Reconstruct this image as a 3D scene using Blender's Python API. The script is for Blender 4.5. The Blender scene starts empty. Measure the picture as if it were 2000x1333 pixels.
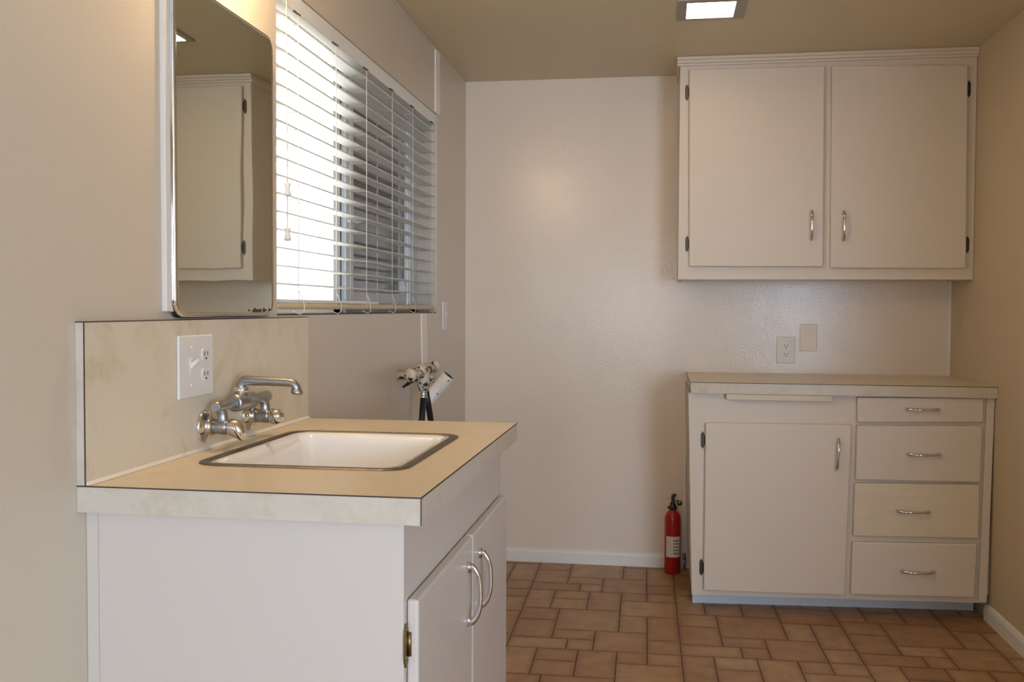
import bpy, bmesh, math, random
from mathutils import Vector, Matrix
random.seed(7)
SC = bpy.context.scene
COL = SC.collection
PI = math.pi
W, Y, H = 2.1808, 4.5345, 2.265          # room width, back wall depth, ceiling height
XE, YP = 4.6, 1.0                         # the open room to the right runs to x = XE; its far partition stands at y = YP
YB = -2.2                                 # rear wall behind the viewpoint

# ------------------------------------------------------------------ camera
yaw, pit, rol = math.radians(8.8067), math.radians(-1.9105), math.radians(.2655)
fw = Vector((-math.sin(yaw)*math.cos(pit), math.cos(yaw)*math.cos(pit), math.sin(pit)))
rt = Vector((math.cos(yaw), math.sin(yaw), 0)); up = rt.cross(fw)
r2 = rt*math.cos(rol)+up*math.sin(rol); u2 = -rt*math.sin(rol)+up*math.cos(rol)
cd = bpy.data.cameras.new('camera'); cam = bpy.data.objects.new('camera', cd); COL.objects.link(cam)
cam.matrix_world = Matrix(((r2.x, u2.x, -fw.x, .9274), (r2.y, u2.y, -fw.y, 0), (r2.z, u2.z, -fw.z, 1.1977), (0, 0, 0, 1)))
cd.sensor_width = 36; cd.lens = 36*1898.66/2000; cd.clip_start = .02
SC.camera = cam

# ------------------------------------------------------------------ world, lights, exposure
vs = SC.view_settings
vs.view_transform = 'Standard'; vs.look = 'None'; vs.gamma = 1; vs.use_curve_mapping = False
vs.exposure = 0.04
wd = bpy.data.worlds.new('world'); SC.world = wd; wd.use_nodes = True
bg = wd.node_tree.nodes['Background']
bg.inputs[0].default_value = (.93, .97, 1, 1); bg.inputs[1].default_value = 4.6

def area(name, loc, rot, sx, sy, power, col, portal=False):
    l = bpy.data.lights.new(name, 'AREA'); l.shape = 'RECTANGLE'; l.size = sx; l.size_y = sy
    l.energy = power; l.color = col
    o = bpy.data.objects.new(name, l); o.location = loc; o.rotation_euler = rot; COL.objects.link(o)
    if portal: l.cycles.is_portal = True
    return o
area('window_portal', (-.16, 3.1, 1.585), (0, -PI/2, 0), .82, 1.7, 1, (1, 1, 1), True)
# daylight through the window opening in the rear wall
area('rear_window_daylight', (.62, YB-.05, 1.2), (PI/2, 0, 0), .34, .5, 15, (.70, .86, 1.05))
area('dining_window_daylight', (3.0, YB-.05, 1.3), (PI/2, 0, 0), 1.4, 1.5, 102, (.54, .77, 1.14))
# ------------------------------------------------------------------ materials
def srgb(r, g, b):
    f = lambda c: (c/255/12.92) if c/255 <= .04045 else ((c/255+.055)/1.055)**2.4
    return (f(r), f(g), f(b), 1)
class Mat:
    def __init__(s, name):
        s.m = bpy.data.materials.new(name); s.m.use_nodes = True
        s.nt = s.m.node_tree; s.b = s.nt.nodes['Principled BSDF']
    def n(s, t, **k):
        x = s.nt.nodes.new(t)
        for a, v in k.items(): setattr(x, a, v)
        return x
    def l(s, a, b): s.nt.links.new(a, b)
    def set(s, **k):
        for a, v in k.items(): s.b.inputs[a.replace('_', ' ')].default_value = v
        return s
def plain(name, col, rough=.5, metal=0, **k):
    m = Mat(name); m.set(Base_Color=col, Roughness=rough, Metallic=metal)
    for a, v in k.items(): m.b.inputs[a.replace('_', ' ')].default_value = v
    return m.m
def paint(name, col, rough, bump=.12, scale=160, var=.04, coat=0):
    """brushed or rolled enamel: faint tone drift, fine stipple"""
    m = Mat(name); m.set(Roughness=rough)
    tc = m.n('ShaderNodeTexCoord')
    n1 = m.n('ShaderNodeTexNoise'); n1.inputs['Scale'].default_value = 2.2; n1.inputs['Detail'].default_value = 3
    m.l(tc.outputs['Object'], n1.inputs['Vector'])
    mx = m.n('ShaderNodeMix', data_type='RGBA')
    mx.inputs[6].default_value = tuple(c*(1-var) for c in col[:3])+(1,)
    mx.inputs[7].default_value = tuple(min(1, c*(1+var)) for c in col[:3])+(1,)
    m.l(n1.outputs['Fac'], mx.inputs[0]); m.l(mx.outputs[2], m.b.inputs['Base Color'])
    n2 = m.n('ShaderNodeTexNoise'); n2.inputs['Scale'].default_value = scale; n2.inputs['Detail'].default_value = 2
    n3 = m.n('ShaderNodeTexNoise'); n3.inputs['Scale'].default_value = scale*.06; n3.inputs['Detail'].default_value = 2
    m.l(tc.outputs['Object'], n2.inputs['Vector']); m.l(tc.outputs['Object'], n3.inputs['Vector'])
    ad = m.n('ShaderNodeMath', operation='MULTIPLY_ADD'); ad.inputs[1].default_value = 2.5
    m.l(n3.outputs['Fac'], ad.inputs[0]); m.l(n2.outputs['Fac'], ad.inputs[2])
    bp = m.n('ShaderNodeBump'); bp.inputs['Strength'].default_value = bump; bp.inputs['Distance'].default_value = .002
    m.l(ad.outputs[0], bp.inputs['Height']); m.l(bp.outputs['Normal'], m.b.inputs['Normal'])
    return m.m
def laminate(name, c0, c1, c2, rough=.32):
    """mottled cream laminate with cloudy darker blotches"""
    m = Mat(name); m.set(Roughness=rough)
    tc = m.n('ShaderNodeTexCoord')
    n1 = m.n('ShaderNodeTexNoise'); n1.inputs['Scale'].default_value = 9; n1.inputs['Detail'].default_value = 2
    n1.inputs['Distortion'].default_value = .6
    n2 = m.n('ShaderNodeTexNoise'); n2.inputs['Scale'].default_value = 60; n2.inputs['Detail'].default_value = 5; n2.inputs['Roughness'].default_value = .7
    m.l(tc.outputs['Object'], n1.inputs['Vector']); m.l(tc.outputs['Object'], n2.inputs['Vector'])
    r1 = m.n('ShaderNodeValToRGB'); r1.color_ramp.elements[0].position = .36; r1.color_ramp.elements[1].position = .52
    r1.color_ramp.elements[0].color = c1; r1.color_ramp.elements[1].color = c0
    m.l(n1.outputs['Fac'], r1.inputs[0])
    r2_ = m.n('ShaderNodeMapRange'); r2_.inputs[1].default_value = .4; r2_.inputs[2].default_value = .72; r2_.inputs[4].default_value = .65
    m.l(n2.outputs['Fac'], r2_.inputs[0])
    mx = m.n('ShaderNodeMix', data_type='RGBA'); mx.inputs[7].default_value = c2
    m.l(r2_.outputs[0], mx.inputs[0]); m.l(r1.outputs[0], mx.inputs[6]); m.l(mx.outputs[2], m.b.inputs['Base Color'])
    return m.m
M = {}
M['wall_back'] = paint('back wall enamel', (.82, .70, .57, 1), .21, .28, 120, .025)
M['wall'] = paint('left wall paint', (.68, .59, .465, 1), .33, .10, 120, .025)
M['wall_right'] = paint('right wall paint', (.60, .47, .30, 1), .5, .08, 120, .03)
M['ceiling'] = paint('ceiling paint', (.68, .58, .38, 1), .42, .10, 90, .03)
M['white_paint'] = paint('white trim paint', (.84, .79, .72, 1), .4, .06, 60, .02)
M['strip'] = paint('pinkish white strip', (.93, .87, .80, 1), .4, .05, 60, .01)
M['toe_paint'] = paint('cool white primer', (.66, .67, .68, 1), .6, .06, 60, .03)
M['cabinet'] = paint('cream cabinet enamel', (.73, .62, .495, 1), .40, .05, 40, .015)
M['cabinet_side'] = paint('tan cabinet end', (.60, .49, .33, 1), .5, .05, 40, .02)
M['sink_cabinet'] = paint('white cabinet enamel', (.72, .645, .575, 1), .36, .05, 40, .012)
M['laminate_top'] = laminate('tan mottled laminate', (.75, .63, .46, 1), (.70, .58, .40, 1), (.79, .68, .52, 1), .30)
M['laminate'] = laminate('cream mottled laminate', (.74, .65, .50, 1), (.66, .56, .38, 1), (.78, .70, .56, 1))
M['laminate_edge'] = laminate('pale laminate edging', (.68, .60, .50, 1), (.62, .54, .41, 1), (.74, .67, .58, 1))
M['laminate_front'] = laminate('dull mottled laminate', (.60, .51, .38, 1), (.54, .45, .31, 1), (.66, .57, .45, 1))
M['seam'] = plain('laminate seam', (.07, .045, .03, 1), .6)
M['chrome'] = plain('polished chrome', (.72, .70, .68, 1), .09, 1)
M['dull_chrome'] = plain('worn chrome', (.40, .40, .40, 1), .36, 1)
M['steel_rim'] = plain('brushed steel rim', (.17, .145, .12, 1), .45, .85)
M['bronze'] = plain('dark bronze', (.07, .05, .04, 1), .35, .8)
M['brass'] = plain('aged brass', (.28, .21, .09, 1), .35, 1)
M['porcelain'] = plain('white enamel', (.90, .88, .86, 1), .12, 0, Coat_Weight=.5)
M['plastic'] = plain('white plastic', (.80, .77, .74, 1), .3)
M['slot'] = plain('dark slot', (.03, .025, .02, 1), .6)
M['plate_painted'] = paint('painted plate', (.86, .76, .64, 1), .35, .05, 60, .01)
M['red'] = plain('red enamel', (.40, .012, .01, 1), .28)
M['black_plastic'] = plain('black plastic', (.02, .02, .02, 1), .4)
M['rubber'] = plain('black rubber', (.012, .012, .018, 1), .38)
M['silver'] = plain('bright ferrule', (.75, .75, .72, 1), .25, 1)
M['slat'] = plain('blind slat', (.86, .85, .80, 1), .4)
M['cord'] = plain('cord', (.80, .78, .72, 1), .7)
M['rail'] = plain('blind rail', (.62, .50, .33, 1), .45)
M['sash'] = plain('white window frame', (.80, .80, .78, 1), .4)
M['seal'] = plain('dark seal', (.05, .05, .05, 1), .6)
M['outside_grey'] = paint('grey outside wall', (.06, .057, .055, 1), .9, .2, 30, .12)
M['outside_ground'] = plain('pale concrete', (.72, .72, .70, 1), .9)
M['grout'] = plain('dark joint', (.095, .048, .022, 1), .8)
M['sill'] = plain('brown sill', (.11, .08, .055, 1), .5)
M['bulb_base'] = plain('white ceramic', (.8, .78, .72, 1), .4)
def emis(name, col, s):
    m = Mat(name); m.set(Base_Color=(0, 0, 0, 1)); m.b.inputs['Emission Color'].default_value = col; m.b.inputs['Emission Strength'].default_value = s
    return m.m
M['panel_light'] = emis('ceiling light lens', (1, .76, .47, 1), 20)
M['lamp_glass'] = emis('lamp glass', (1, .73, .44, 1), 290)
M['fixture_grey'] = plain('dull fixture frame', (.36, .32, .27, 1), .45)
def glass():
    m = Mat('window glass'); nt = m.nt; nt.nodes.remove(m.b)
    t = m.n('ShaderNodeBsdfTransparent'); g = m.n('ShaderNodeBsdfGlossy'); g.inputs['Roughness'].default_value = .02
    f = m.n('ShaderNodeLayerWeight'); f.inputs[0].default_value = .5; mx = m.n('ShaderNodeMixShader')
    pw = m.n('ShaderNodeMath', operation='POWER'); pw.inputs[1].default_value = 5; ma = m.n('ShaderNodeMath', operation='MULTIPLY_ADD'); ma.inputs[1].default_value = .8; ma.inputs[2].default_value = .05
    m.l(f.outputs['Facing'], pw.inputs[0]); m.l(pw.outputs[0], ma.inputs[0]); m.l(ma.outputs[0], mx.inputs[0]); m.l(t.outputs[0], mx.inputs[1]); m.l(g.outputs[0], mx.inputs[2])
    m.l(mx.outputs[0], nt.nodes['Material Output'].inputs[0]); return m.m
M['glass'] = glass()
def screen():
    m = Mat('insect mesh'); nt = m.nt; m.set(Base_Color=(.05, .05, .055, 1), Roughness=.7)
    t = m.n('ShaderNodeBsdfTransparent'); mx = m.n('ShaderNodeMixShader'); mx.inputs[0].default_value = .78
    m.l(t.outputs[0], mx.inputs[1]); m.l(m.b.outputs[0], mx.inputs[2])
    m.l(mx.outputs[0], nt.nodes['Material Output'].inputs[0]); return m.m
M['screen'] = screen()
def mirror_mat():
    m = Mat('aged mirror'); m.set(Metallic=1, Roughness=.012)
    tc = m.n('ShaderNodeTexCoord'); sp = m.n('ShaderNodeSeparateXYZ'); m.l(tc.outputs['Object'], sp.inputs[0])
    # silvering lost along the bottom edge
    n = m.n('ShaderNodeTexNoise'); n.inputs['Scale'].default_value = 60; n.inputs['Detail'].default_value = 4; m.l(tc.outputs['Object'], n.inputs['Vector'])
    zr = m.n('ShaderNodeMapRange'); zr.inputs[1].default_value = .014; zr.inputs[2].default_value = .026; zr.inputs[3].default_value = .62; zr.inputs[4].default_value = 0
    m.l(sp.outputs['Z'], zr.inputs[0])
    yr = m.n('ShaderNodeMapRange'); yr.inputs[1].default_value = .02; yr.inputs[2].default_value = .12; yr.inputs[3].default_value = 0; yr.inputs[4].default_value = 1
    m.l(sp.outputs['Y'], yr.inputs[0])
    mu = m.n('ShaderNodeMath', operation='MULTIPLY'); m.l(zr.outputs[0], mu.inputs[0]); m.l(yr.outputs[0], mu.inputs[1])
    lt = m.n('ShaderNodeMath', operation='LESS_THAN'); m.l(n.outputs['Fac'], lt.inputs[0]); m.l(mu.outputs[0], lt.inputs[1])
    mx = m.n('ShaderNodeMix', data_type='RGBA'); mx.inputs[6].default_value = (.70, .72, .62, 1); mx.inputs[7].default_value = (.16, .13, .07, 1)
    m.l(lt.outputs[0], mx.inputs[0]); m.l(mx.outputs[2], m.b.inputs['Base Color'])
    ro = m.n('ShaderNodeMath', operation='MULTIPLY_ADD'); ro.inputs[1].default_value = .6; ro.inputs[2].default_value = .012
    m.l(lt.outputs[0], ro.inputs[0]); m.l(ro.outputs[0], m.b.inputs['Roughness'])
    w = m.n('ShaderNodeTexNoise'); w.inputs['Scale'].default_value = 7; w.inputs['Detail'].default_value = 0; m.l(tc.outputs['Object'], w.inputs['Vector'])
    bp = m.n('ShaderNodeBump'); bp.inputs['Strength'].default_value = .05; bp.inputs['Distance'].default_value = .004
    m.l(w.outputs['Fac'], bp.inputs['Height']); m.l(bp.outputs['Normal'], m.b.inputs['Normal'])
    return m.m
M['mirror'] = mirror_mat()
def peeling():
    m = Mat('chipped paint'); m.set(Roughness=.55)
    tc = m.n('ShaderNodeTexCoord'); n = m.n('ShaderNodeTexNoise'); n.inputs['Scale'].default_value = 55; n.inputs['Detail'].default_value = 3
    m.l(tc.outputs['Object'], n.inputs['Vector'])
    r = m.n('ShaderNodeValToRGB'); e = r.color_ramp.elements; e[0].position = .40; e[0].color = (.025, .02, .018, 1); e[1].position = .45; e[1].color = (.62, .56, .44, 1)
    m.l(n.outputs['Fac'], r.inputs[0]); m.l(r.outputs[0], m.b.inputs['Base Color']); return m.m
M['peeling'] = peeling()
def veneer():
    m = Mat('pale wood grain'); m.set(Roughness=.45)
    tc = m.n('ShaderNodeTexCoord'); mp = m.n('ShaderNodeMapping'); mp.inputs['Scale'].default_value = (1.2, 6, 14)
    m.l(tc.outputs['Object'], mp.inputs['Vector'])
    n = m.n('ShaderNodeTexNoise'); n.inputs['Scale'].default_value = 3; n.inputs['Detail'].default_value = 5; n.inputs['Distortion'].default_value = 1.5
    m.l(mp.outputs[0], n.inputs['Vector'])
    mx = m.n('ShaderNodeMix', data_type='RGBA'); mx.inputs[6].default_value = (.68, .56, .39, 1); mx.inputs[7].default_value = (.80, .68, .50, 1)
    m.l(n.outputs['Fac'], mx.inputs[0]); m.l(mx.outputs[2], m.b.inputs['Base Color']); return m.m
M['veneer'] = veneer()
def tile_mat():
    m = Mat('brown tile'); m.set(Roughness=.42)
    a = m.n('ShaderNodeVertexColor', layer_name='tone'); s = m.n('ShaderNodeSeparateColor'); m.l(a.outputs[0], s.inputs[0])
    tc = m.n('ShaderNodeTexCoord'); n = m.n('ShaderNodeTexNoise'); n.inputs['Scale'].default_value = 13; n.inputs['Detail'].default_value = 6; n.inputs['Roughness'].default_value = .65
    m.l(tc.outputs['Object'], n.inputs['Vector'])
    c1 = m.n('ShaderNodeMix', data_type='RGBA'); c1.inputs[6].default_value = (.38, .205, .10, 1); c1.inputs[7].default_value = (.47, .31, .17, 1)
    m.l(s.outputs[0], c1.inputs[0])
    c2 = m.n('ShaderNodeMix', data_type='RGBA', blend_type='MULTIPLY'); c2.inputs[0].default_value = 1
    r = m.n('ShaderNodeValToRGB'); r.color_ramp.elements[0].position = .3; r.color_ramp.elements[0].color = (.74, .68, .62, 1); r.color_ramp.elements[1].position = .7; r.color_ramp.elements[1].color = (1.12, 1.1, 1.06, 1)
    m.l(n.outputs['Fac'], r.inputs[0]); m.l(c1.outputs[2], c2.inputs[6]); m.l(r.outputs[0], c2.inputs[7])
    c3 = m.n('ShaderNodeMix', data_type='RGBA', blend_type='MULTIPLY')
    c3.inputs[7].default_value = (.66, .56, .50, 1); m.l(c2.outputs[2], c3.inputs[6])
    m.l(s.outputs[1], c3.inputs[0]); m.l(c3.outputs[2], m.b.inputs['Base Color'])
    bp = m.n('ShaderNodeBump'); bp.inputs['Strength'].default_value = .15; bp.inputs['Distance'].default_value = .003
    m.l(n.outputs['Fac'], bp.inputs['Height']); m.l(bp.outputs['Normal'], m.b.inputs['Normal'])
    return m.m
M['tile'] = tile_mat()

# ------------------------------------------------------------------ mesh helpers
def B(): return bmesh.new()
def box(bm, x0, x1, y0, y1, z0, z1, mi=0):
    r = bmesh.ops.create_cube(bm, size=1)
    for v in r['verts']:
        v.co = Vector((x0+(v.co.x+.5)*(x1-x0), y0+(v.co.y+.5)*(y1-y0), z0+(v.co.z+.5)*(z1-z0)))
    for f in {f for v in r['verts'] for f in v.link_faces}: f.material_index = mi
    return r['verts']
def frame_of(d):
    d = d.normalized(); a = Vector((0, 0, 1)) if abs(d.z) < .9 else Vector((1, 0, 0))
    u = a.cross(d).normalized(); return u, d.cross(u)
def tube(bm, pts, rad, n=14, caps=True, sx=1, mi=0, u0=None):
    """swept round section through pts; rad number or list; sx squashes the section along the first side axis"""
    pts = [Vector(p) for p in pts]
    if not isinstance(rad, (list, tuple)): rad = [rad]*len(pts)
    rings = []; u = None
    for i, p in enumerate(pts):
        d = (pts[min(i+1, len(pts)-1)]-pts[max(i-1, 0)]).normalized()
        if u is None: u = (Vector(u0) if u0 else frame_of(d)[0])
        u = (u-d*u.dot(d)).normalized(); v = d.cross(u)
        rings.append([bm.verts.new(p+(u*math.cos(2*PI*k/n)*sx+v*math.sin(2*PI*k/n))*rad[i]) for k in range(n)])
    fs = []
    for a, b in zip(rings, rings[1:]):
        for k in range(n): fs.append(bm.faces.new((a[k], a[(k+1) % n], b[(k+1) % n], b[k])))
    for f in fs: f.smooth = True; f.material_index = mi
    if caps:
        for r in (rings[0][::-1], rings[-1]):
            f = bm.faces.new(r); f.material_index = mi
def lathe(bm, prof, org, ax=(0, 0, 1), n=32, mi=0):
    """prof: list of (radius, distance along axis)"""
    org = Vector(org); ax = Vector(ax).normalized(); u, v = frame_of(ax); rings = []
    for r, t in prof:
        if r < 1e-6: rings.append([bm.verts.new(org+ax*t)]*n)
        else: rings.append([bm.verts.new(org+ax*t+(u*math.cos(2*PI*k/n)+v*math.sin(2*PI*k/n))*r) for k in range(n)])
    for a, b in zip(rings, rings[1:]):
        for k in range(n):
            q = [a[k], a[(k+1) % n], b[(k+1) % n], b[k]]; q2 = []
            for w_ in q:
                if w_ not in q2: q2.append(w_)
            if len(q2) > 2:
                f = bm.faces.new(q2); f.smooth = True; f.material_index = mi
def prism(bm, pts, axis, a, b, mi=0):
    """pts: outline of (p,q) pairs in the plane across axis; extruded from a to b"""
    def P(p, q, t):
        return {'x': (t, p, q), 'y': (p, t, q), 'z': (p, q, t)}[axis]
    A = [bm.verts.new(P(p, q, a)) for p, q in pts]; C = [bm.verts.new(P(p, q, b)) for p, q in pts]
    fs = [bm.faces.new(A), bm.faces.new(C[::-1])]
    n = len(pts)
    for k in range(n): fs.append(bm.faces.new((A[k], C[k], C[(k+1) % n], A[(k+1) % n])))
    for f in fs: f.material_index = mi
    return A, C
def rrect(x0, x1, y0, y1, r, n=6):
    o = []
    for cx, cy, a0 in ((x1-r, y1-r, 0), (x0+r, y1-r, PI/2), (x0+r, y0+r, PI), (x1-r, y0+r, 1.5*PI)):
        for k in range(n+1):
            a = a0+PI/2*k/n; o.append((cx+r*math.cos(a), cy+r*math.sin(a)))
    return o
def loops(bm, rings, close_last=False, mi=0, smooth=True):
    R = [[bm.verts.new(p) for p in r] for r in rings]
    for a, b in zip(R, R[1:]):
        n = len(a)
        for k in range(n):
            f = bm.faces.new((a[k], a[(k+1) % n], b[(k+1) % n], b[k])); f.smooth = smooth; f.material_index = mi
    if close_last:
        f = bm.faces.new(R[-1]); f.material_index = mi
ORG = {}
def obj(name, bm, mats, parent=None, bevel=0, seg=2, smooth_angle=None, label=None, org=None):
    """one mesh object; vertices are given in room coordinates and stored relative to the thing's base"""
    o0 = Vector(org) if org is not None else (ORG[parent] if parent is not None else Vector((0, 0, 0)))
    bmesh.ops.translate(bm, vec=-o0, verts=bm.verts[:])
    bmesh.ops.recalc_face_normals(bm, faces=bm.faces[:])
    me = bpy.data.meshes.new(name); bm.to_mesh(me); bm.free()
    for m in (mats if isinstance(mats, (list, tuple)) else [mats]): me.materials.append(M[m] if isinstance(m, str) else m)
    o = bpy.data.objects.new(name, me); COL.objects.link(o)
    if parent is not None: o.parent = parent
    else: o.location = o0
    ORG[o] = o0
    if bevel:
        b = o.modifiers.new('bevel', 'BEVEL'); b.width = bevel; b.segments = seg; b.limit_method = 'ANGLE'; b.angle_limit = math.radians(40)
        b.harden_normals = False
    if label: o['label'] = label
    return o
def thing(name, label, cat, loc, group=None):
    o = bpy.data.objects.new(name, None); COL.objects.link(o); o.location = loc; o.empty_display_size = .05
    ORG[o] = Vector(loc); o['label'] = label; o['category'] = cat
    if group: o['group'] = group
    return o
def tag(o, label, cat, group=None):
    o['label'] = label; o['category'] = cat
    if group: o['group'] = group
    return o
def struct(name, bm, mats, bevel=0, parent=None, label=None):
    o = obj(name, bm, mats, parent, bevel)
    if parent is None: o['kind'] = 'structure'
    if label: o['label'] = label
    return o

# ------------------------------------------------------------------ room shell
WY0, WY1, WZ0, WZ1 = 2.25, 3.94, 1.178, 1.995        # window opening in the left wall
T = .16
bm = B()
box(bm, -T, 0, YB-T, WY0, 0, H); box(bm, -T, 0, WY1, Y+T, 0, H)
box(bm, -T, 0, WY0, WY1, 0, WZ0); box(bm, -T, 0, WY0, WY1, WZ1, H)
struct('wall_left', bm, 'wall')
bm = B(); box(bm, 0, W, Y, Y+T, 0, H); struct('wall_back', bm, 'wall_back')
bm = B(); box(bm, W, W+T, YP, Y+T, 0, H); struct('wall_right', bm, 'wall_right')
bm = B()                                             # rear wall with its own window opening
RX0, RX1, RZ0, RZ1 = .38, .86, .8, 1.6
box(bm, 0, RX0, YB-T, YB, 0, H); box(bm, RX1, 2.3, YB-T, YB, 0, H); box(bm, 3.7, XE, YB-T, YB, 0, H); box(bm, 2.3, 3.7, YB-T, YB, 0, .55); box(bm, 2.3, 3.7, YB-T, YB, 2.05, H); box(bm, RX0, RX1, YB-T, YB, 0, RZ0); box(bm, RX0, RX1, YB-T, YB, RZ1, H)
struct('wall_rear', bm, 'wall')
bm = B(); box(bm, XE, XE+T, YB-T, YP+T, 0, H); box(bm, W+T, XE, YP, YP+T, 0, H); struct('wall_dining_room', bm, 'wall')
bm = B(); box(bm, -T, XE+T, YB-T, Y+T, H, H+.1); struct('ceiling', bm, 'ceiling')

# floor: a repeating module of seventeen tiles, turned about a degree from the walls
MW, MH = .612, .710
TILES = [(0, .11, 0, .25), (.11, .255, 0, .115), (.11, .255, .115, .25), (.255, .39, 0, .25), (.39, .495, 0, .11), (.495, .612, 0, .11),
         (.39, .612, .11, .305), (0, .15, .25, .395), (.15, .39, .25, .50), (0, .15, .395, .60), (.39, .495, .305, .50), (.495, .612, .305, .575),
         (.15, .305, .50, .60), (.305, .495, .50, .71), (.495, .612, .575, .71), (0, .21, .60, .71), (.21, .305, .60, .71)]
bm = B(); tone = bm.loops.layers.float_color.new('tone')
box(bm, 0, XE, YB, Y, -.05, -.0012, 1)
ang = math.radians(1.0); ca, sa = math.cos(ang), math.sin(ang)
def FT(x, y): return Vector((.990+x*ca+y*sa, 4.09+x*sa-y*ca, 0))
rt_ = random.Random(3)
g = .0016
for i in range(-3, 9):
    for j in range(-2, 11):
        for (a, b, c, d) in TILES:
            tn = rt_.random()
            def ring(ins, z):
                x0, x1, y0, y1 = i*MW+a+g+ins, i*MW+b-g-ins, j*MH+c+g+ins, j*MH+d-g-ins
                vs_ = [bm.verts.new(FT(x0, y0)+Vector((0, 0, z))), bm.verts.new(FT(x0, y1)+Vector((0, 0, z))), bm.verts.new(FT(x1, y1)+Vector((0, 0, z))), bm.verts.new(FT(x1, y0)+Vector((0, 0, z)))]
                return vs_
            c_ = FT(i*MW+(a+b)/2, j*MH+(c+d)/2)
            if not (-.3 < c_.x < XE+.3 and YB-.3 < c_.y < Y+.3): continue
            R = [ring(0, -.0009), ring(.0015, 0), ring(.020, 0)]
            ed = {}
            for k, rr in enumerate(R):
                for v in rr: ed[v] = (1, .75, 0)[k]
            fs = []
            for p, q in zip(R, R[1:]):
                for k in range(4): fs.append(bm.faces.new((p[k], p[(k+1) % 4], q[(k+1) % 4], q[k])))
            fs.append(bm.faces.new(R[2]))
            for f in fs:
                f.material_index = 0
                for l in f.loops: l[tone] = (tn, ed[l.vert], 0, 1)
for co, no in (((0, 0, 0), (-1, 0, 0)), ((XE, 0, 0), (1, 0, 0)), ((0, YB, 0), (0, -1, 0)), ((0, Y, 0), (0, 1, 0))):
    geo = [x for x in bm.verts[:]+bm.edges[:]+bm.faces[:]]
    bmesh.ops.bisect_plane(bm, geom=geo, plane_co=co, plane_no=no, clear_outer=True, dist=1e-5)
struct('floor', bm, ['tile', 'grout'])

def baseboard(name, pts, axis, a, b):
    bm = B(); prism(bm, pts, axis, a, b); return struct(name, bm, 'white_paint')
h = .066
baseboard('baseboard_back', [(Y, 0), (Y-.013, 0), (Y-.013, h-.018), (Y-.009, h-.006), (Y, h)], 'x', .0, 1.02)
baseboard('baseboard_right', [(W, 0), (W-.013, 0), (W-.013, h-.018), (W-.009, h-.006), (W, h)], 'y', YP, 3.97)
baseboard('baseboard_left', [(0, 0), (.013, 0), (.013, h-.018), (.009, h-.006), (0, h)], 'y', 2.45, Y-.013)
# painted battens and joint strips on the walls
bm = B(); box(bm, 0, .004, 3.90, 3.975, 2.0, H-.012); struct('trim_1', bm, 'strip')
bm = B(); A, C = prism(bm, [(3.672, WZ0-.002), (3.757, WZ0-.002), (3.83, .0), (3.76, .0)], 'x', 0, .004); struct('trim_2', bm, 'strip')
bm = B(); box(bm, 1.028, 1.040, Y-.006, Y, .0, .868); struct('trim_3', bm, 'white_paint')
bm = B(); box(bm, W-.008, W, Y-.008, Y, .912, 1.325); struct('trim_4', bm, 'white_paint')
# faint caulked joint where the wall panel over the window meets the ceiling
bm = B(); box(bm, 0, .0025, 2.0, 3.90, H-.014, H-.008); struct('trim_5', bm, 'wall')

# ------------------------------------------------------------------ window
bm = B()
fx0, fx1 = -.135, -.083
def fr(y0, y1, z0, z1, x0=fx0, x1=fx1): box(bm, x0, x1, y0, y1, z0, z1)
fr(WY0, WY0+.05, WZ0, WZ1); fr(3.83, WY1, WZ0, WZ1, -.096, -.083); fr(WY0, WY1, WZ0, WZ0+.035); fr(WY0, WY1, WZ1-.05, WZ1)
fr(2.90, 2.965, WZ0, WZ1)
fr(2.995, 3.07, WZ0, WZ1, fx0, -.075)
win = struct('window_1', bm, 'sash', .003)
bm = B(); box(bm, -.128, -.09, 2.965, 2.995, WZ0+.03, WZ1-.045); obj('window_seal', bm, 'seal', win)
bm = B(); 
for y0, y1, z0, z1 in ((3.07, 3.14, WZ0+.035, WZ1-.05), (3.815, 3.83, WZ0+.035, WZ1-.05), (3.14, 3.815, WZ0+.035, WZ0+.075), (3.14, 3.815, WZ1-.09, WZ1-.05)):
    box(bm, -.106 if y0 > 3.8 else -.120, -.096, y0, y1, z0, z1)
obj('sash', bm, 'sash', win, .003)
bm = B(); box(bm, -.112, -.109, WY0+.05, 2.90, WZ0+.035, WZ1-.05); obj('glass_pane', bm, 'glass', win)
bm = B(); box(bm, -.112, -.109, 3.14, 3.815, WZ0+.075, WZ1-.09); obj('glass_pane', bm, 'glass', win)
bm = B(); box(bm, -.128, -.127, 3.14, 3.935, WZ0+.04, WZ1-.055); obj('insect_screen', bm, 'screen', win)
bm = B(); box(bm, -.095, -.075, 3.70, 3.735, WZ0+.075, WZ0+.125); tube(bm, [(-.08, 3.71, WZ0+.12), (-.07, 3.71, WZ0+.085)], .006); obj('latch', bm, 'sash', win, .003)
bm = B(); box(bm, -.078, -.066, 3.01, 3.05, 1.47, 1.50); tube(bm, [(-.07, 3.03, 1.485), (-.058, 3.05, 1.478), (-.05, 3.09, 1.487)], [.008, .007, .010]); obj('window_lock', bm, 'sash', win, .002)
bm = B(); box(bm, -.083, -.002, WY0, WY1, WZ0, WZ0+.004); obj('window_sill', bm, 'sill', win)
# outside: a grey wing of the house beyond the far part of the window, pale paving
bm = B(); box(bm, -1.34, -.165, 6.6, 6.8, -1, 4.5); struct('wall_outside', bm, 'outside_grey')
bm = B(); box(bm, -14, -.165, -10, 22, -.3, -.25); struct('ground', bm, 'outside_ground')

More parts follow.
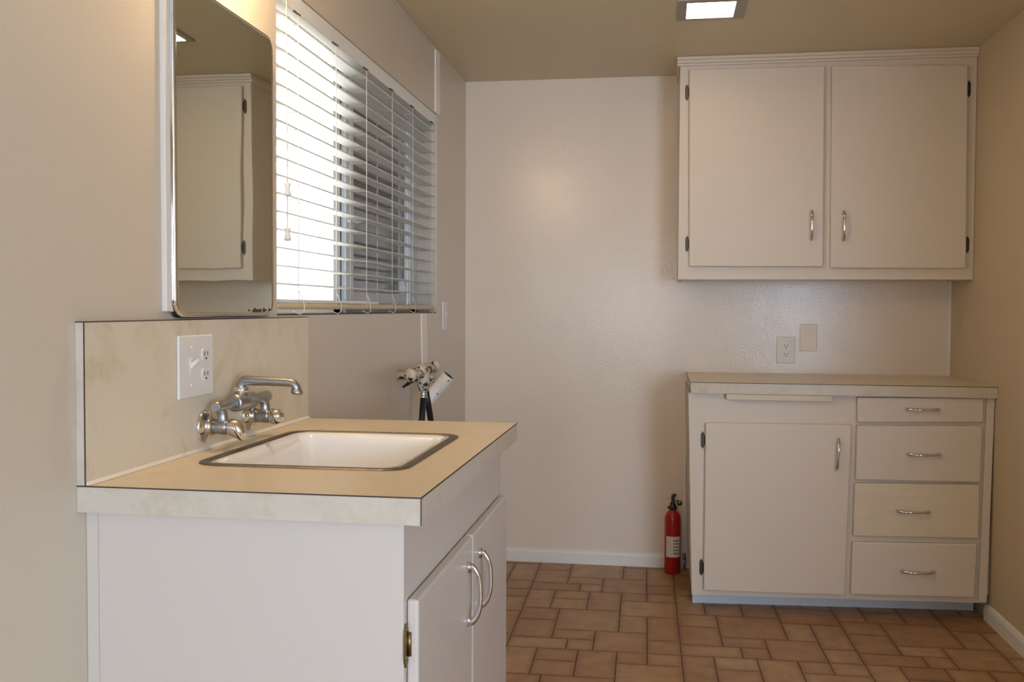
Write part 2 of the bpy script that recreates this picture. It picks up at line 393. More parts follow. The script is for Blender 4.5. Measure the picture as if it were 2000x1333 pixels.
# ------------------------------------------------------------------ venetian blind
bl = thing('venetian_blind', 'white horizontal slat blind hanging in the window beside the mirrored cabinet', 'blind', (-.03, 3.09, 1.2))
BY0, BY1 = WY0+.012, WY1-.012
bm = B(); box(bm, -.066, -.004, BY0, BY1, WZ1-.045, WZ1-.001); obj('headrail', bm, 'slat', bl, .002)
LAD = [2.402, 2.696, 2.985, 3.28, 3.559, 3.87]
def slat_bm(z):
    bm = B(); n = 6; nb = 24; top = []; 
    for t in range(nb+1):
        y = BY0+(BY1-BY0)*t/nb; row = []
        for k in range(n+1):
            s = k/n; x = -.055+.050*s; row.append(bm.verts.new((x, y, z+.0022*math.sin(PI*s))))
        top.append(row)
    for a, b in zip(top, top[1:]):
        for k in range(n):
            f = bm.faces.new((a[k], a[k+1], b[k+1], b[k])); f.smooth = True
    return bm
NS = 16; pitch_ = .0445
z0s = 1.257
first = obj('slat', slat_bm(z0s), 'slat', bl)
so = first.modifiers.new('thick', 'SOLIDIFY'); so.thickness = .0026; so.offset = 0
for k in range(1, NS):
    c = first.copy(); COL.objects.link(c); c.parent = bl; c.location = (0, 0, k*pitch_)
bm = B(); prism(bm, [(-.058, 1.193), (-.002, 1.193), (-.001, 1.200), (-.004, 1.209), (-.056, 1.209)], 'y', BY0, BY1); obj('bottom_rail', bm, 'rail', bl, .002, label='tan bottom rail')
bm = B(); box(bm, -.057, -.004, BY0, 3.12, 1.2100, 1.2185); obj('stacked_slats', bm, 'slat', bl, .001)
for y in LAD:
    bm = B()
    for x in (-.003, -.057):
        tube(bm, [(x, y, WZ1-.04), (x, y, 1.5), (x, y, 1.2)], .0011, 6)
    tube(bm, [(-.003, y, 1.24), (.001, y+.012, 1.225), (.003, y+.022, 1.205), (.004, y+.02, 1.188), (.004, y-.01, 1.180), (.004, y-.06, 1.188)], .0012, 6)
    for k in range(NS): tube(bm, [(-.057, y, z0s+k*pitch_-.002), (-.003, y, z0s+k*pitch_-.002)], .0006, 4)
    obj('ladder_cord', bm, 'cord', bl)
bm = B(); tube(bm, [(.0, 2.316, WZ1-.03), (.001, 2.316, 1.7), (.001, 2.316, 1.39)], .0013, 6); pc = obj('pull_cord', bm, 'cord', bl)
for z in (1.507, 1.396):
    bm = B(); lathe(bm, [(0, 0), (.0075, .0), (.0085, -.003), (.006, -.011), (.0065, -.018), (.0095, -.026), (.0085, -.031), (0, -.033)], (.001, 2.316, z), (0, 0, 1), 20)
    obj('tassel', bm, 'plastic', pc)
# dark clips on the headrail underside by each ladder
for y in LAD:
    bm = B(); box(bm, -.006, -.001, y-.03, y-.012, WZ1-.047, WZ1-.044); box(bm, -.006, -.0005, y-.006, y+.012, WZ1-.047, WZ1-.044); obj('rail_clip', bm, 'seal', bl)

# ------------------------------------------------------------------ hardware shared by the cabinets
def pull_bm(c, along, out, L=.118, mi=0):
    """arched chrome bow pull with flared feet; c = centre on the surface"""
    c = Vector(c); a = Vector(along); o = Vector(out); s = a.cross(o); bm = B()
    pts = []; rad = []
    n = 22
    for k in range(n+1):
        t = k/n*2-1
        hgt = .026*(1-abs(t)**2.6)**.6 if abs(t) < 1 else 0
        pts.append(c+a*(t*L/2)+o*(.001+hgt)); rad.append(.0046+.0026*abs(t)**3 if abs(t) < .93 else .0066)
    tube(bm, pts, rad, 12, u0=s)
    for sg in (-1, 1):      # pointed foot plates
        e = c+a*(sg*(L/2-.004))
        tube(bm, [e-a*sg*.012+o*.004, e+o*.003, e+a*sg*.010+o*.001], [.0045, .0078, .0016], 10, u0=s)
    return bm
def hinge_bm(c, side, out, w=1.0):
    """surface hinge: pointed leaf on the frame, knuckle, smaller leaf; side = direction from door to frame"""
    c = Vector(c); s = Vector(side); o = Vector(out); bm = B(); z = Vector((0, 0, 1))
    def poly(pts, t0, t1):
        A = [bm.verts.new(c+s*p+z*q+o*t0) for p, q in pts]; C_ = [bm.verts.new(c+s*p+z*q+o*t1) for p, q in pts]
        bm.faces.new(A[::-1]); bm.faces.new(C_); n = len(pts)
        for k in range(n): bm.faces.new((A[k], A[(k+1) % n], C_[(k+1) % n], C_[k]))
    s = s*1.1
    poly([(.001, -.024), (.007, -.035), (.013, -.024), (.0135, -.018), (.0135, .018), (.013, .024), (.007, .035), (.001, .024)], 0, .003)
    tube(bm, [c+s*-.002+z*-.019+o*.005, c+s*-.002+z*.019+o*.005], .0038, 10)
    poly([(-.010, -.018), (-.002, -.020), (-.002, .020), (-.010, .018)], .001, .006)
    for q in (-.025, .025): lathe(bm, [(.0026, 0), (.0022, .0045), (0, .005)], c+s*.005+z*q, o, 10)
    return bm

# ------------------------------------------------------------------ upper cabinet
UF = 4.225; UD = 4.205
uc = thing('wall_cabinet', 'cream two-door wall cabinet fixed high on the back wall above the laminate counter', 'cabinet', (.99, Y, 1.325))
bm = B()
x0, x1, zb, zt = .990, W-.001, 1.325, 2.262
box(bm, x0, x0+.018, UF+.018, Y-.001, zb, zt-.03); box(bm, x1-.018, x1, UF+.018, Y-.001, zb, zt-.03)
box(bm, x0+.018, x1-.018, UF+.018, Y-.001, zb+.012, zb+.03); box(bm, x0+.018, x1-.018, UF+.018, Y-.001, zt-.05, zt-.03)
box(bm, x0, x1, UF, UF+.018, zb, zt-.012)
obj('cabinet_body', bm, 'cabinet', uc, .0012, 1)
bm = B()
prof = [(UF, 2.229), (UF-.010, 2.229), (UF-.012, 2.236), (UF-.019, 2.240), (UF-.022, 2.249), (UF-.028, 2.251), (UF-.028, 2.264), (UF, 2.264)]
prism(bm, prof, 'x', x0-.012, x1)
prism(bm, [(-1*0+x0, 2.229), (x0-.008, 2.229), (x0-.012, 2.251), (x0-.012, 2.264), (x0, 2.264)], 'y', UF, Y-.001)
obj('crown_molding', bm, 'cabinet', uc, .001, 1)
def door_y(name, q, yf, parent, th=.019, mat='cabinet', label=None):
    """overlay panel with eased edges facing -y; q = (TL, TR, BR, BL) as (x,z)"""
    bm = B(); prism(bm, q, 'y', yf, yf+th); return obj(name, bm, mat, parent, .005, 3, label=label)
d1 = door_y('door', [(1.027, 2.212), (1.580, 2.209), (1.586, 1.377), (1.036, 1.380)], UD, uc)
d2 = door_y('door', [(1.608, 2.208), (2.139, 2.194), (2.147, 1.370), (1.614, 1.372)], UD, uc)
obj('handle', pull_bm((1.535, UD, 1.551), (0, 0, 1), (0, -1, 0)), 'chrome', d1)
obj('handle', pull_bm((1.664, UD, 1.547), (0, 0, 1), (0, -1, 0)), 'chrome', d2)
for z in (2.118, 1.477): obj('hinge', hinge_bm((1.027 if z > 2 else 1.034, UF, z), (-1, 0, 0), (0, -1, 0)), 'bronze', d1)
for z in (2.100, 1.467): obj('hinge', hinge_bm((2.141 if z > 2 else 2.147, UF, z), (1, 0, 0), (0, -1, 0)), 'bronze', d2)

# ------------------------------------------------------------------ base cabinet
LF = 3.937; LD = 3.917
bc = thing('base_cabinet', 'cream base cabinet with one door and four drawers against the back wall', 'cabinet', (1.06, 3.96, 0))
bm = B(); x0, x1 = 1.050, W-.001; zb, zt = .052, .866
prism(bm, [(1.032, zt), (1.045, zt), (1.063, zb), (1.053, zb)], 'y', LF+.001, Y-.001, 0)
obj('side_panel', bm, 'cabinet_side', bc, label='tan cabinet end panel')
bm = B()
def pr(q): prism(bm, q, 'y', LF, LF+.018)
pr([(1.032, zt), (x1, zt), (2.166, zb+.022), (1.053, zb)])
box(bm, 1.07, x1-.02, LF+.05, Y-.002, zb+.02, zb+.035); box(bm, x1-.016, x1, LF+.018, Y-.002, zb+.05, zt)
obj('cabinet_body', bm, 'cabinet', bc)
bm = B(); prism(bm, [(2.151, zt), (x1, zt), (2.166, zb+.028), (2.135, zb+.028)], 'y', LF-.009, LF-.0005); obj('filler_strip', bm, 'cabinet', bc, .002)
bm = B(); prism(bm, [(1.058, 4.000), (2.165, 4.085), (2.165, 4.10), (1.058, 4.015)], 'z', 0, zb+.02); obj('toe_kick', bm, 'toe_paint', bc, label='bluish white toe kick')
dr = door_y('door', [(1.099, .748), (1.657, .753), (1.641, .083), (1.099, .075)], LD, bc)
obj('handle', pull_bm((1.604, LD, .637), (.05, 0, 1), (0, -1, 0)), 'chrome', dr)
for z in (.677, .165): obj('hinge', hinge_bm((1.097, LF, z), (-1, 0, 0), (0, -1, 0)), 'bronze', dr)
for q, hc, mt, lb in (([(1.675, .860), (2.136, .866), (2.137, .774), (1.676, .762)], (1.916, .818), 'cabinet', None),
                  ([(1.676, .751), (2.134, .759), (2.131, .543), (1.674, .538)], (1.923, .645), 'cabinet', None),
                  ([(1.671, .526), (2.129, .534), (2.129, .327), (1.668, .317)], (1.888, .423), 'veneer', 'drawer front with pale yellow wood grain'),
                  ([(1.666, .295), (2.124, .305), (2.119, .097), (1.662, .087)], (1.909, .190), 'cabinet', None)):
    dw = door_y('drawer', q, LD, bc, mat=mt, label=lb)
    obj('handle', pull_bm((hc[0], LD, hc[1]), (1, 0, .01), (0, -1, 0)), 'chrome', dw)
bm = B(); prism(bm, [(1.178, .866), (1.580, .866), (1.580, .846), (1.574, .842), (1.184, .842), (1.178, .847)], 'y', 3.905, LF+.2); obj('cutting_board', bm, 'veneer', bc, .002, label='pull-out cutting board edge under the counter')

def counter(name, x0, x1, y0, y1, z0, z1, label, hole=None, topmat='laminate_top', edgemat='laminate_edge'):
    t = thing(name, label, 'countertop', ((x0+x1)/2, (y0+y1)/2, z0))
    s = .0014
    bm = B()
    if hole:
        hx0, hx1, hy0, hy1 = hole
        for a in ((x0, hx0, y0, y1), (hx1, x1-s, y0, y1), (hx0, hx1, y0, hy0), (hx0, hx1, hy1, y1)): box(bm, *a[:2], max(a[2], y0+s), min(a[3], y1), z1-.0018, z1)
        bmesh.ops.remove_doubles(bm, verts=bm.verts[:], dist=1e-5)
    else: box(bm, x0+s, x1, y0+s, y1, z1-.0018, z1)
    obj('laminate_top', bm, topmat, t)
    return t
# right counter
rc = counter('laminate_countertop', 1.036, W-.0005, Y-.6375, Y-.0005, .867, .910, 'mottled tan laminate countertop on the base cabinet below the wall cabinet')
bm = B(); box(bm, 1.040, W-.001, Y-.636, Y-.001, .867, .9081); obj('front_edge', bm, 'laminate_front', rc)
bm = B(); box(bm, 1.036, W-.0005, Y-.6375, Y-.6361, .9082, .9104); box(bm, 1.0361, 1.0375, Y-.6378, Y-.636, .867, .91); box(bm, 1.036, 1.0374, Y-.6375, Y-.001, .9082, .9104); obj('edge_seam', bm, 'seam', rc)

# ------------------------------------------------------------------ sink counter on the left wall
CX, CY0, CY1 = .5685, 1.4264, 2.4122
sc = counter('sink_countertop', .0005, CX, CY0, CY1, .867, .910, 'tan laminate countertop with a white sink set into it, on the white sink cabinet', (.096, .462, 1.668, 2.134))
bm = B(); box(bm, .0005, CX-.0008, CY0+.0006, CY0+.022, .867, .9081)
box(bm, CX-.022, CX-.0006, CY0+.022, CY1-.022, .867, .9081); box(bm, .0005, CX-.001, CY1-.022, CY1-.001, .867, .9081)
obj('edge_band', bm, 'laminate_edge', sc)
bm = B(); box(bm, .0005, CX, CY0, CY0+.0014, .9082, .9103); box(bm, CX-.0014, CX, CY0, CY1, .9082, .9103); box(bm, CX-.0013, CX+.0001, CY0-.0001, CY0+.0014, .867, .9103)
obj('edge_seam', bm, 'seam', sc)
# backsplash
bs = thing('backsplash', 'mottled cream laminate backsplash on the left wall behind the faucet', 'backsplash', (.0, 1.92, .91))
bm = B(); box(bm, .0005, .0148, CY0+.0005, 2.418, .9105, 1.172); obj('backsplash_panel', bm, 'laminate_edge', bs)
bm = B(); box(bm, .0148, .016, CY0, 2.4185, .9105, 1.173); obj('laminate_sheet', bm, 'laminate', bs)
bm = B(); box(bm, .0146, .0161, CY0-.0005, CY0+.0012, .9105, 1.1735); box(bm, .0, .0161, CY0, 2.418, 1.1722, 1.1738); obj('edge_seam', bm, 'seam', bs)
bm = B(); prism(bm, [(.016, .9105), (.0215, .9105), (.016, .916)], 'y', CY0+.003, 2.4185); obj('caulk_bead', bm, 'white_paint', bs)

# sink: steel clamp ring and white basin
sk = thing('sink', 'white enamelled sink with a dark steel rim set into the tan countertop', 'sink', (.279, 1.9, .91))
def rr3(x0, x1, y0, y1, r, z, n=8): return [(p, q, z) for p, q in rrect(x0, x1, y0, y1, r, n)]
sx0, sx1, sy0, sy1 = .078, .482, 1.648, 2.156
bm = B(); loops(bm, [rr3(sx0, sx1, sy0, sy1, .05, .9103), rr3(sx0+.002, sx1-.002, sy0+.002, sy1-.002, .049, .9128), rr3(sx0+.018, sx1-.018, sy0+.018, sy1-.018, .036, .9128), rr3(sx0+.020, sx1-.020, sy0+.020, sy1-.020, .034, .906)])
obj('sink_rim', bm, 'steel_rim', sk, label='dark steel clamp ring')
bm = B()
a = .0195
loops(bm, [rr3(sx0+a, sx1-a, sy0+a, sy1-a, .037, .9105), rr3(sx0+a+.008, sx1-a-.008, sy0+a+.008, sy1-a-.008, .032, .9112), rr3(sx0+a+.018, sx1-a-.018, sy0+a+.018, sy1-a-.018, .028, .904),
           rr3(sx0+a+.026, sx1-a-.026, sy0+a+.026, sy1-a-.026, .028, .885), rr3(sx0+a+.040, sx1-a-.040, sy0+a+.040, sy1-a-.040, .03, .77), rr3(sx0+a+.055, sx1-a-.055, sy0+a+.055, sy1-a-.055, .032, .74), rr3(sx0+a+.085, sx1-a-.085, sy0+a+.085, sy1-a-.085, .03, .732)], True)
obj('basin', bm, 'porcelain', sk)
bm = B(); lathe(bm, [(.0, .003), (.018, .003), (.03, .005), (.040, .004), (.042, 0)], (.28, 1.9, .7325), (0, 0, 1)); obj('drain', bm, 'dull_chrome', sk)

# sink cabinet
sb = thing('sink_cabinet', 'white two-door sink cabinet under the left counter', 'cabinet', (.27, 1.9, 0))
FX = .535
bm = B()
box(bm, .0235, FX, 1.4495, 1.470, .0, .866); box(bm, .0215, .515, 2.335, 2.353, 0, .866)
box(bm, .0215, .515, 1.47, 2.335, .09, .105)
obj('cabinet_body', bm, 'sink_cabinet', sb)
bm = B(); box(bm, .0005, .0215, 1.4515, 1.470, 0, .866); obj('filler_strip', bm, 'sink_cabinet', sb, .001)
bm = B()
FX = .535
box(bm, .515, FX, 1.470, 2.355, .0, .866)
obj('face_frame', bm, 'sink_cabinet', sb)
def door_x(y0, y1, z0, z1):
    bm = B(); prism(bm, [(y0, z0), (y1, z0), (y1, z1), (y0, z1)], 'x', FX+.001, FX+.020); return obj('door', bm, 'sink_cabinet', sb, .005, 3)
da = door_x(1.463, 1.900, .09, .742); db = door_x(1.906, 2.335, .09, .742)
obj('handle', pull_bm((FX+.020, 1.845, .640), (0, 0, 1), (1, 0, 0)), 'chrome', da)
obj('handle', pull_bm((FX+.020, 1.958, .640), (0, 0, 1), (1, 0, 0)), 'chrome', db)
obj('hinge', hinge_bm((FX+.0005, 1.461, .672), (0, -1, 0), (1, 0, 0)), 'brass', da, label='aged brass and bronze hinge')
obj('hinge', hinge_bm((FX+.0005, 1.461, .16), (0, -1, 0), (1, 0, 0)), 'brass', da)
obj('hinge', hinge_bm((FX+.0005, 2.337, .672), (0, 1, 0), (1, 0, 0)), 'bronze', db)
obj('hinge', hinge_bm((FX+.0005, 2.337, .16), (0, 1, 0), (1, 0, 0)), 'bronze', db)

# ------------------------------------------------------------------ faucet
fa = thing('faucet', 'wall-mounted chrome bridge faucet with two lever handles above the sink', 'faucet', (.016, 1.94, .96))
bz, bx = .999, .052
for y in (1.835, 2.045):
    bm = B(); lathe(bm, [(.0, .0), (.033, .0), (.034, .002), (.031, .006), (.022, .008), (.0165, .014), (.0165, .02), (0, .02)], (.0162, y, .957), (1, 0, 0)); obj('escutcheon', bm, 'chrome', fa)
    bm = B()
    lathe(bm, [(.0, 0), (.0125, 0), (.0125, .004), (.015, .006), (.0155, .034), (.014, .038), (0, .038)], (.030, y, .957), (1, 0, 0))
    tube(bm, [(.056, y, .957), (.056, y, .975), (bx+.001, y, bz)], [.012, .0105, .0115], 14)
    obj('valve_body', bm, 'dull_chrome', fa)
for y, dz, sgn in ((1.835, -.011, -1), (2.045, -.003, 1)):
    bm = B(); c = Vector((.068, y, .957))
    pts = [c, c+Vector((.006, 0, 0)), c+Vector((.014, 0, -.001)), c+Vector((.021, 0, dz*.7)), c+Vector((.027, sgn*.002, dz*1.5)), c+Vector((.031, sgn*.003, dz*2.3))]
    tube(bm, pts, [.015, .0175, .0185, .0165, .011, .003], 20, sx=1)
    obj('lever_handle', bm, 'chrome', fa)
bm = B()
tube(bm, [(bx, 1.808, bz), (bx, 1.814, bz), (bx, 1.835, bz), (bx, 1.87, bz), (bx, 1.90, bz)], [.009, .0115, .0125, .0105, .0105], 18)
tube(bm, [(bx, 2.072, bz), (bx, 2.066, bz), (bx, 2.045, bz), (bx, 2.01, bz), (bx, 1.98, bz)], [.009, .0125, .0125, .0105, .0105], 18)
tube(bm, [(bx, 1.895, bz), (bx, 1.90, bz), (bx, 1.98, bz), (bx, 1.985, bz)], [.0135, .0185, .0185, .0135], 20)
tube(bm, [(bx, 1.93, bz), (bx, 1.93, bz+.022)], .0155, 20)
obj('bridge', bm, 'dull_chrome', fa)
bm = B(); lathe(bm, [(0, 0), (.0165, 0), (.0175, .002), (.0175, .009), (.0155, .011), (.011, .012), (0, .012)], (bx, 1.93, bz+.020), (0, 0, 1), 8)
obj('spout_nut', bm, 'chrome', fa)
bm = B(); sz = 1.040; pts = [(bx, 1.93, bz+.03), (bx, 1.93, sz-.008)]
for k in range(1, 7):
    t = PI/2*k/6; pts.append((bx+.012*(1-math.cos(t)), 1.93, sz-.008+.012*math.sin(t)))
pts += [(bx+.06, 1.93, sz+.003), (bx+.108, 1.93, sz+.001)]
for k in range(1, 6):
    t = PI/2*k/6; pts.append((bx+.108+.014*math.sin(t), 1.93, sz+.001-.014*(1-math.cos(t))))
pts.append((bx+.124, 1.93, sz-.018))
tube(bm, pts, [.0105]*(2)+[.0105]*6+[.0095, .009]+[.009]*5+[.009], 18)
obj('spout', bm, 'dull_chrome', fa)
bm = B(); lathe(bm, [(0, 0), (.010, 0), (.0125, -.002), (.0125, -.007), (.011, -.010), (0, -.010)], (bx+.124, 1.93, sz-.013), (.15, 0, 1)); obj('aerator', bm, 'dull_chrome', fa)

# ------------------------------------------------------------------ wall plates
def recept(bm, org, u, o, s=1.0):
    """duplex face: rounded raised boss with two slots and a ground hole"""
    org = Vector(org); u = Vector(u); o = Vector(o); z = Vector((0, 0, 1))
    pts = []
    for k in range(24):
        t = 2*PI*k/24; p, q = .0172*math.cos(t), .0172*math.sin(t); pts.append((p*s, max(-.0135, min(.0135, q))*s))
    A = [bm.verts.new(org+u*p+z*q) for p, q in pts]; C_ = [bm.verts.new(org+u*p+z*q+o*.0022) for p, q in pts]
    bm.faces.new(C_)
    for k in range(24): bm.faces.new((A[k], A[(k+1) % 24], C_[(k+1) % 24], C_[k]))
    def slab(p0, p1, q0, q1):
        vv = [bm.verts.new(org+u*p+z*q+o*t) for t in (.0020, .0026) for p, q in ((p0, q0), (p1, q0), (p1, q1), (p0, q1))]
        for idx in ((4, 5, 6, 7), (0, 1, 5, 4), (1, 2, 6, 5), (2, 3, 7, 6), (3, 0, 4, 7)):
            f = bm.faces.new([vv[i] for i in idx]); f.material_index = 1
    slab(-.0078*s, -.0054*s, -.002*s, .0065*s); slab(.0054*s, .0078*s, -.002*s, .0065*s); slab(-.0025*s, .0025*s, -.0095*s, -.0052*s)
def plate_y(name, label, cat, x0, x1, z0, z1, mat, duplex):
    t = thing(name, label, cat, ((x0+x1)/2, Y, (z0+z1)/2))
    bm = B(); box(bm, x0, x1, Y-.006, Y, z0, z1); obj('cover_plate', bm, mat, t, .003, 3)
    if duplex:
        for dz in (.020, -.020):
            bm = B(); recept(bm, ((x0+x1)/2, Y-.0058, (z0+z1)/2+dz), (1, 0, 0), (0, -1, 0), 1.05); obj('receptacle', bm, ['plastic', 'slot'], t)
    return t
plate_y('electrical_outlet', 'white duplex outlet on the back wall just above the laminate counter', 'outlet', 1.438, 1.519, .956, 1.076, 'plate_painted', True)
plate_y('blank_wall_plate', 'blank painted cover plate on the back wall right of the outlet', 'wall plate', 1.539, 1.614, 1.012, 1.134, 'plate_painted', False)
t = thing('combination_switch_plate', 'white two-gang plate with toggle switch and outlet on the backsplash', 'switch plate', (.016, 1.79, 1.08))
bm = B(); box(bm, .0162, .0225, 1.722, 1.864, 1.021, 1.143); obj('cover_plate', bm, 'plastic', t, .003, 3)
for dz in (.021, -.019):
    bm = B(); recept(bm, (.0223, 1.828, 1.082+dz), (0, 1, 0), (1, 0, 0), 1.0); obj('receptacle', bm, ['plastic', 'slot'], t)
bm = B(); box(bm, .0223, .0235, 1.764, 1.778, 1.068, 1.098); 
prism(bm, [(.0225, 1.076), (.0225, 1.088), (.036, 1.098), (.038, 1.091)], 'y', 1.7665, 1.7755); obj('toggle', bm, 'plastic', t, .001, 2)
for z in (1.119, 1.045):
    bm = B(); lathe(bm, [(.0035, 0), (.003, .0015), (0, .0017)], (.0224, 1.771, z), (1, 0, 0), 12); obj('screw', bm, 'plastic', t)
sw = thing('light_switch_plate', 'white switch plate seen edge-on on the left wall between window and corner', 'switch plate', (0, 4.076, 1.165))
bm = B(); box(bm, 0, .006, 4.035, 4.117, 1.105, 1.226); obj('cover_plate', bm, 'plastic', sw, .0025, 3)
bm = B(); prism(bm, [(.006, 1.160), (.006, 1.172), (.014, 1.182), (.016, 1.176)], 'y', 4.072, 4.080); obj('toggle', bm, 'plastic', sw, .001)

# ------------------------------------------------------------------ medicine cabinet
mc = thing('medicine_cabinet', 'medicine cabinet with a rounded chrome-framed mirror on the left wall', 'cabinet', (.02, 1.95, 1.178))
my0, my1, mz0, mz1 = 1.716, 2.183, 1.177, 1.828
bm = B(); box(bm, .001, .012, my0-.018, my1-.006, mz0+.012, 2.0-.17); obj('cabinet_body', bm, 'white_paint', mc, .002)
def rrx(y0, y1, z0, z1, r, x): return [(x, p, q) for p, q in rrect(y0, y1, z0, z1, r, 8)]
bm = B(); r = .035
loops(bm, [rrx(my0, my1, mz0, mz1, r, .004), rrx(my0, my1, mz0, mz1, r, .016), rrx(my0+.005, my1-.005, mz0+.004, mz1-.004, r-.003, .0215), rrx(my0+.009, my1-.009, mz0+.008, mz1-.008, r-.007, .0215), rrx(my0+.011, my1-.011, mz0+.010, mz1-.010, r-.009, .0195)])
obj('mirror_frame', bm, 'chrome', mc, label='chrome frame with rounded corners')
bm = B(); f = bm.faces.new([bm.verts.new(v) for v in rrx(my0+.0095, my1-.0095, mz0+.0095, mz1-.0095, r-.008, .0198)])
o = obj('mirror', bm, 'mirror', mc)
mc.rotation_euler = (0, -.0018, -.0037)

# wall light over the medicine cabinet (just above the picture)
wl = thing('wall_light', 'bare bulb wall light above the medicine cabinet', 'lamp', (0, 1.9, 2.03))
bm = B(); lathe(bm, [(0, 0), (.05, 0), (.052, .01), (.03, .03), (.022, .06), (0, .06)], (0, 1.9, 2.03), (1, 0, 0)); obj('lamp_base', bm, 'bulb_base', wl)
bm = B(); lathe(bm, [(0, .034), (.012, .032), (.024, .022), (.030, .006), (.030, -.004), (.024, -.020), (.014, -.038), (.013, -.05), (0, -.052)], (.115, 1.9, 2.03), (1, 0, 0)); obj('bulb', bm, 'lamp_glass', wl)

# ------------------------------------------------------------------ recessed ceiling light
cl = thing('ceiling_light', 'square recessed ceiling light with a glowing white lens', 'ceiling light', (1.09, 3.55, H))
lx0, lx1, ly0, ly1 = 1.001, 1.168, 3.462, 3.645
bm = B()
for a in ((.969, lx0, ly0-.03, 3.662), (lx1, 1.207, ly0-.03, 3.662), (lx0, lx1, ly0-.03, ly0), (lx0, lx1, ly1, 3.662)): box(bm, *a, H-.006, H-.0002)
obj('light_frame', bm, 'fixture_grey', cl)
bm = B(); box(bm, lx0-.001, lx1+.001, ly0-.001, ly1+.001, H-.004, H-.001); obj('lens', bm, 'panel_light', cl)

# ------------------------------------------------------------------ fire extinguisher
fe = thing('fire_extinguisher', 'red fire extinguisher standing on the floor against the back wall', 'fire extinguisher', (.981, 4.448, 0))
ex, ey, R_ = .981, 4.448, .0365
bm = B(); lathe(bm, [(0, .004), (.028, .004), (.034, .0005), (R_, .006), (R_, .235), (.0355, .252), (.031, .268), (.022, .279), (.0155, .284), (.0155, .296), (0, .296)], (ex, ey, 0)); obj('cylinder', bm, 'red', fe)
bm = B()      # paper label wrapped on the front right
n = 16; a0, a1 = math.radians(-138), math.radians(-30); z0_, z1_ = .078, .172
for i in range(n):
    t0, t1 = a0+(a1-a0)*i/n, a0+(a1-a0)*(i+1)/n; q = R_+.0006
    f = bm.faces.new([bm.verts.new((ex+q*math.cos(t), ey+q*math.sin(t), z)) for t, z in ((t0, z0_), (t1, z0_), (t1, z1_), (t0, z1_))])
lab = obj('label', bm, 'plastic', fe, label='white instruction label with dark pictograms')
bm = B(); rl = random.Random(5)
def patch(u0, u1, v0, v1, mi):
    for i in range(2):
        t0 = a0+(a1-a0)*(u0+(u1-u0)*i/2); t1 = a0+(a1-a0)*(u0+(u1-u0)*(i+1)/2); q = R_+.0009
        f = bm.faces.new([bm.verts.new((ex+q*math.cos(t), ey+q*math.sin(t), z0_+(z1_-z0_)*v)) for t, v in ((t0, v0), (t1, v0), (t1, v1), (t0, v1))]); f.material_index = mi
for k in range(17):
    v = .06+.052*k; patch(.04, .30+.08*rl.random(), v, v+.014, 1 if 10 <= k <= 12 else 2)
for k in range(5):
    v = .14+.155*k
    patch(.50, .54, v, v+.09, 0); patch(.55, .60, v+.03, v+.06, 0); patch(.62, .70, v+rl.random()*.04, v+.08, 0); patch(.73, .77, v, v+.09, 0); patch(.82, .9, v, v+.07, 0)
patch(.5, .95, .93, .97, 0)
obj('label_print', bm, [plain('print black', (.03, .03, .03, 1)), plain('print red', (.5, .1, .08, 1)), plain('print grey', (.42, .42, .44, 1))], lab)
bm = B(); lathe(bm, [(0, 0), (.017, 0), (.019, .004), (.019, .012), (.014, .018), (.012, .03), (0, .032)], (ex, ey, .290))
tube(bm, [(ex-.004, ey, .298), (ex-.022, ey-.006, .299)], [.008, .006], 12); box(bm, ex-.008, ex+.026, ey-.008, ey+.008, .308, .314)
obj('valve_head', bm, 'black_plastic', fe)
bm = B(); prism(bm, [(ex-.012, .314), (ex-.006, .330), (ex-.008, .352), (ex+.002, .361), (ex+.016, .360), (ex+.014, .351), (ex+.008, .343), (ex+.008, .322), (ex+.012, .312)], 'y', ey-.009, ey+.009); obj('lever', bm, 'black_plastic', fe, .003)
bm = B(); lathe(bm, [(0, 0), (.0125, 0), (.0125, .008), (0, .008)], (ex+.030, ey+.01, .318), (0, -1, 0), 20); tube(bm, [(ex+.01, ey, .33), (ex+.03, ey+.006, .325)], .003, 8); obj('gauge', bm, 'brass', fe)
bm = B(); tube(bm, [(ex+.012, ey-.012, .325), (ex+.018, ey-.016, .31), (ex+.023, ey-.017, .292)], .0016, 6); tube(bm, [(ex-.028, ey-.004, .341), (ex-.005, ey-.004, .338)], .0012, 6); obj('safety_pin', bm, 'silver', fe)

# small gas stub in the corner between wall and base cabinet
gs = thing('pipe_stub', 'small grey capped pipe stub by the floor between extinguisher and base cabinet', 'pipe', (1.034, 4.50, 0))
bm = B(); tube(bm, [(1.036, 4.505, .0), (1.036, 4.505, .055)], .006, 10); tube(bm, [(1.036, 4.505, .05), (1.036, 4.505, .066)], .009, 8); tube(bm, [(1.030, 4.498, .072), (1.04, 4.498, .075)], .006, 8); obj('pipe', bm, 'dull_chrome', gs)

# ------------------------------------------------------------------ laundry valve, hoses, standpipe
lv = thing('laundry_valve', 'paint-chipped twin laundry valve on the left wall beneath the window', 'valve', (0, 3.45, .955))
vx = .075
bm = B()
tube(bm, [(0, 3.34, .958), (.03, 3.34, .958), (vx, 3.36, .958)], [.015, .013, .015], 14); tube(bm, [(0, 3.54, .96), (vx, 3.50, .96)], .013, 14)
tube(bm, [(vx, 3.26, .960), (vx, 3.30, .962), (vx, 3.36, .966), (vx, 3.40, .968)], [.011, .013, .015, .021], 14)
tube(bm, [(vx, 3.36, .974), (vx, 3.39, .974), (vx, 3.47, .973), (vx, 3.52, .970), (vx, 3.57, .970)], [.016, .023, .024, .021, .013], 16)
tube(bm, [(vx+.004, 3.40, .962), (vx+.006, 3.388, .935), (vx+.006, 3.385, .915), (vx+.006, 3.385, .899)], [.022, .023, .018, .014], 14)
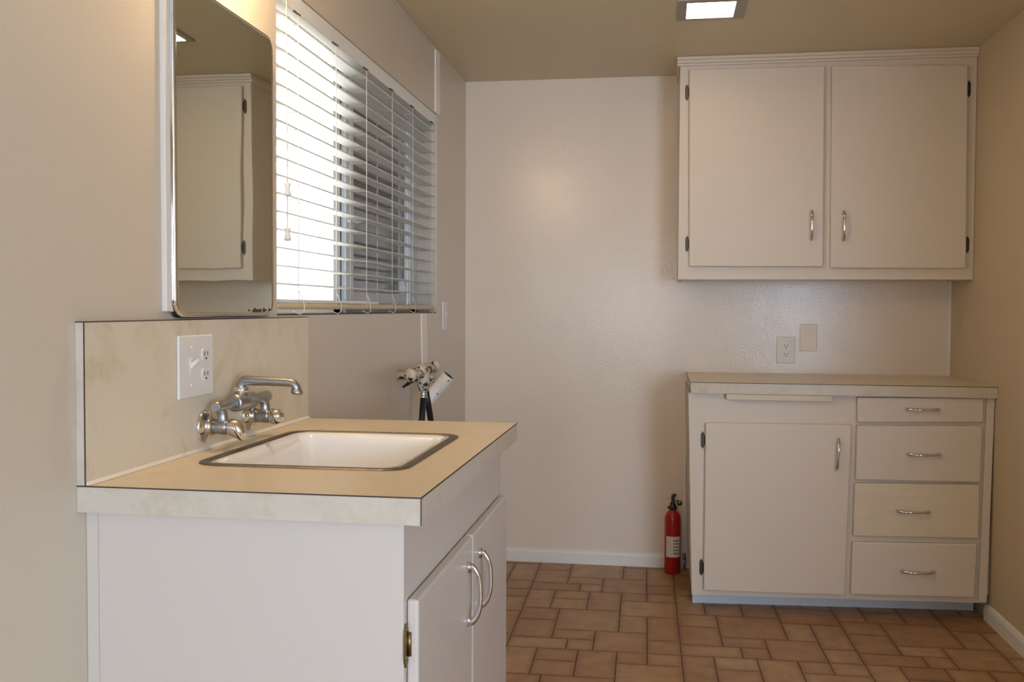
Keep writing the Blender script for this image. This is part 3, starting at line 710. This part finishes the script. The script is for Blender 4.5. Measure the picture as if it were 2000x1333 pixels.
tube(bm, [(vx, 3.47, .962), (vx, 3.460, .935), (vx, 3.453, .915)], [.021, .018, .013], 14)
tube(bm, [(vx+.02, 3.41, .945), (vx+.034, 3.43, .940)], [.010, .012], 10)
obj('valve_body', bm, 'peeling', lv)
for (hx, hy, hz, hr) in ((vx, 3.235, .966, 1.0), (vx, 3.60, .976, .9)):
    bm = B()
    lathe(bm, [(0, 0), (.010*hr, 0), (.023*hr, .004), (.026*hr, .012), (.023*hr, .020), (.010*hr, .025), (0, .025)], (hx-.006, hy-.010, hz), (.5, 1, .1), 9)
    tube(bm, [(hx, hy, hz), (hx, hy+(.06 if hy < 3.4 else -.05), hz-.004)], .008, 10)
    obj('valve_handle', bm, 'peeling', lv)
bm = B(); tube(bm, [(vx-.01, 3.36, .944), (vx-.02, 3.30, .938), (vx-.03, 3.25, .925)], [.005, .007, .004], 8); obj('pipe_clip', bm, 'bronze', lv)
def hose(y0, y1, zt, xo, ln, label):
    t = thing('supply_hose', label, 'hose', (vx+xo, y0, zt))
    bm = B(); tube(bm, [(vx+xo, y0, zt), (vx+xo, y0*.7+y1*.3, zt-.1), (vx+xo-.01, y1, .55), (vx+xo-.03, y1, .2), (vx-.03, y1+.05, .02)], .0115, 16); obj('hose_tube', bm, 'rubber', t)
    bm = B(); lathe(bm, [(0, 0), (.0125, 0), (.0125, .005), (.0105, .007), (.0125, .009), (.0125, .016), (.0105, .018), (.012, .02), (.012, ln), (0, ln)], (vx+xo, y0, zt-.002), (0, 0, 1), 18); obj('ferrule', bm, 'silver', t)
hose(3.385, 3.29, .878, .008, .026, 'black rubber hose hanging nearly straight down from the laundry valve, with the lower ferrule')
hose(3.452, 3.68, .896, .0, .010, 'black rubber hose slanting away to the right below the laundry valve')
dp = thing('standpipe', 'open-ended white drain pipe slanting out of the left wall beside the hoses', 'pipe', (0, 3.80, .83))
p0, p1 = Vector((-.01, 3.80, .818)), Vector((.083, 3.80, .930)); d_ = (p1-p0).normalized()
bm = B(); L_ = (p1-p0).length
lathe(bm, [(.0265, 0), (.0265, L_), (.0252, L_), (.0252, L_*.3), (0, L_*.3)], p0, d_, 28)
pp = obj('pipe', bm, ['white_paint'], dp)
bm = B(); lathe(bm, [(.025, L_*.5), (0, L_*.5)], p0, d_, 24); lathe(bm, [(.0251, L_-.001), (.025, L_*.5)], p0, d_, 24); obj('pipe_bore', bm, 'slot', dp, label='dark inside of the pipe')
for t_ in (.06, .128):
    q = p0+d_*t_+Vector((.55, -.82, -.3)).normalized()*.0262; bm = B(); lathe(bm, [(.0032, 0), (.0028, .002), (0, .0022)], q, (.55, -.8, -.3), 10)
    obj('rivet', bm, 'slot', dp)
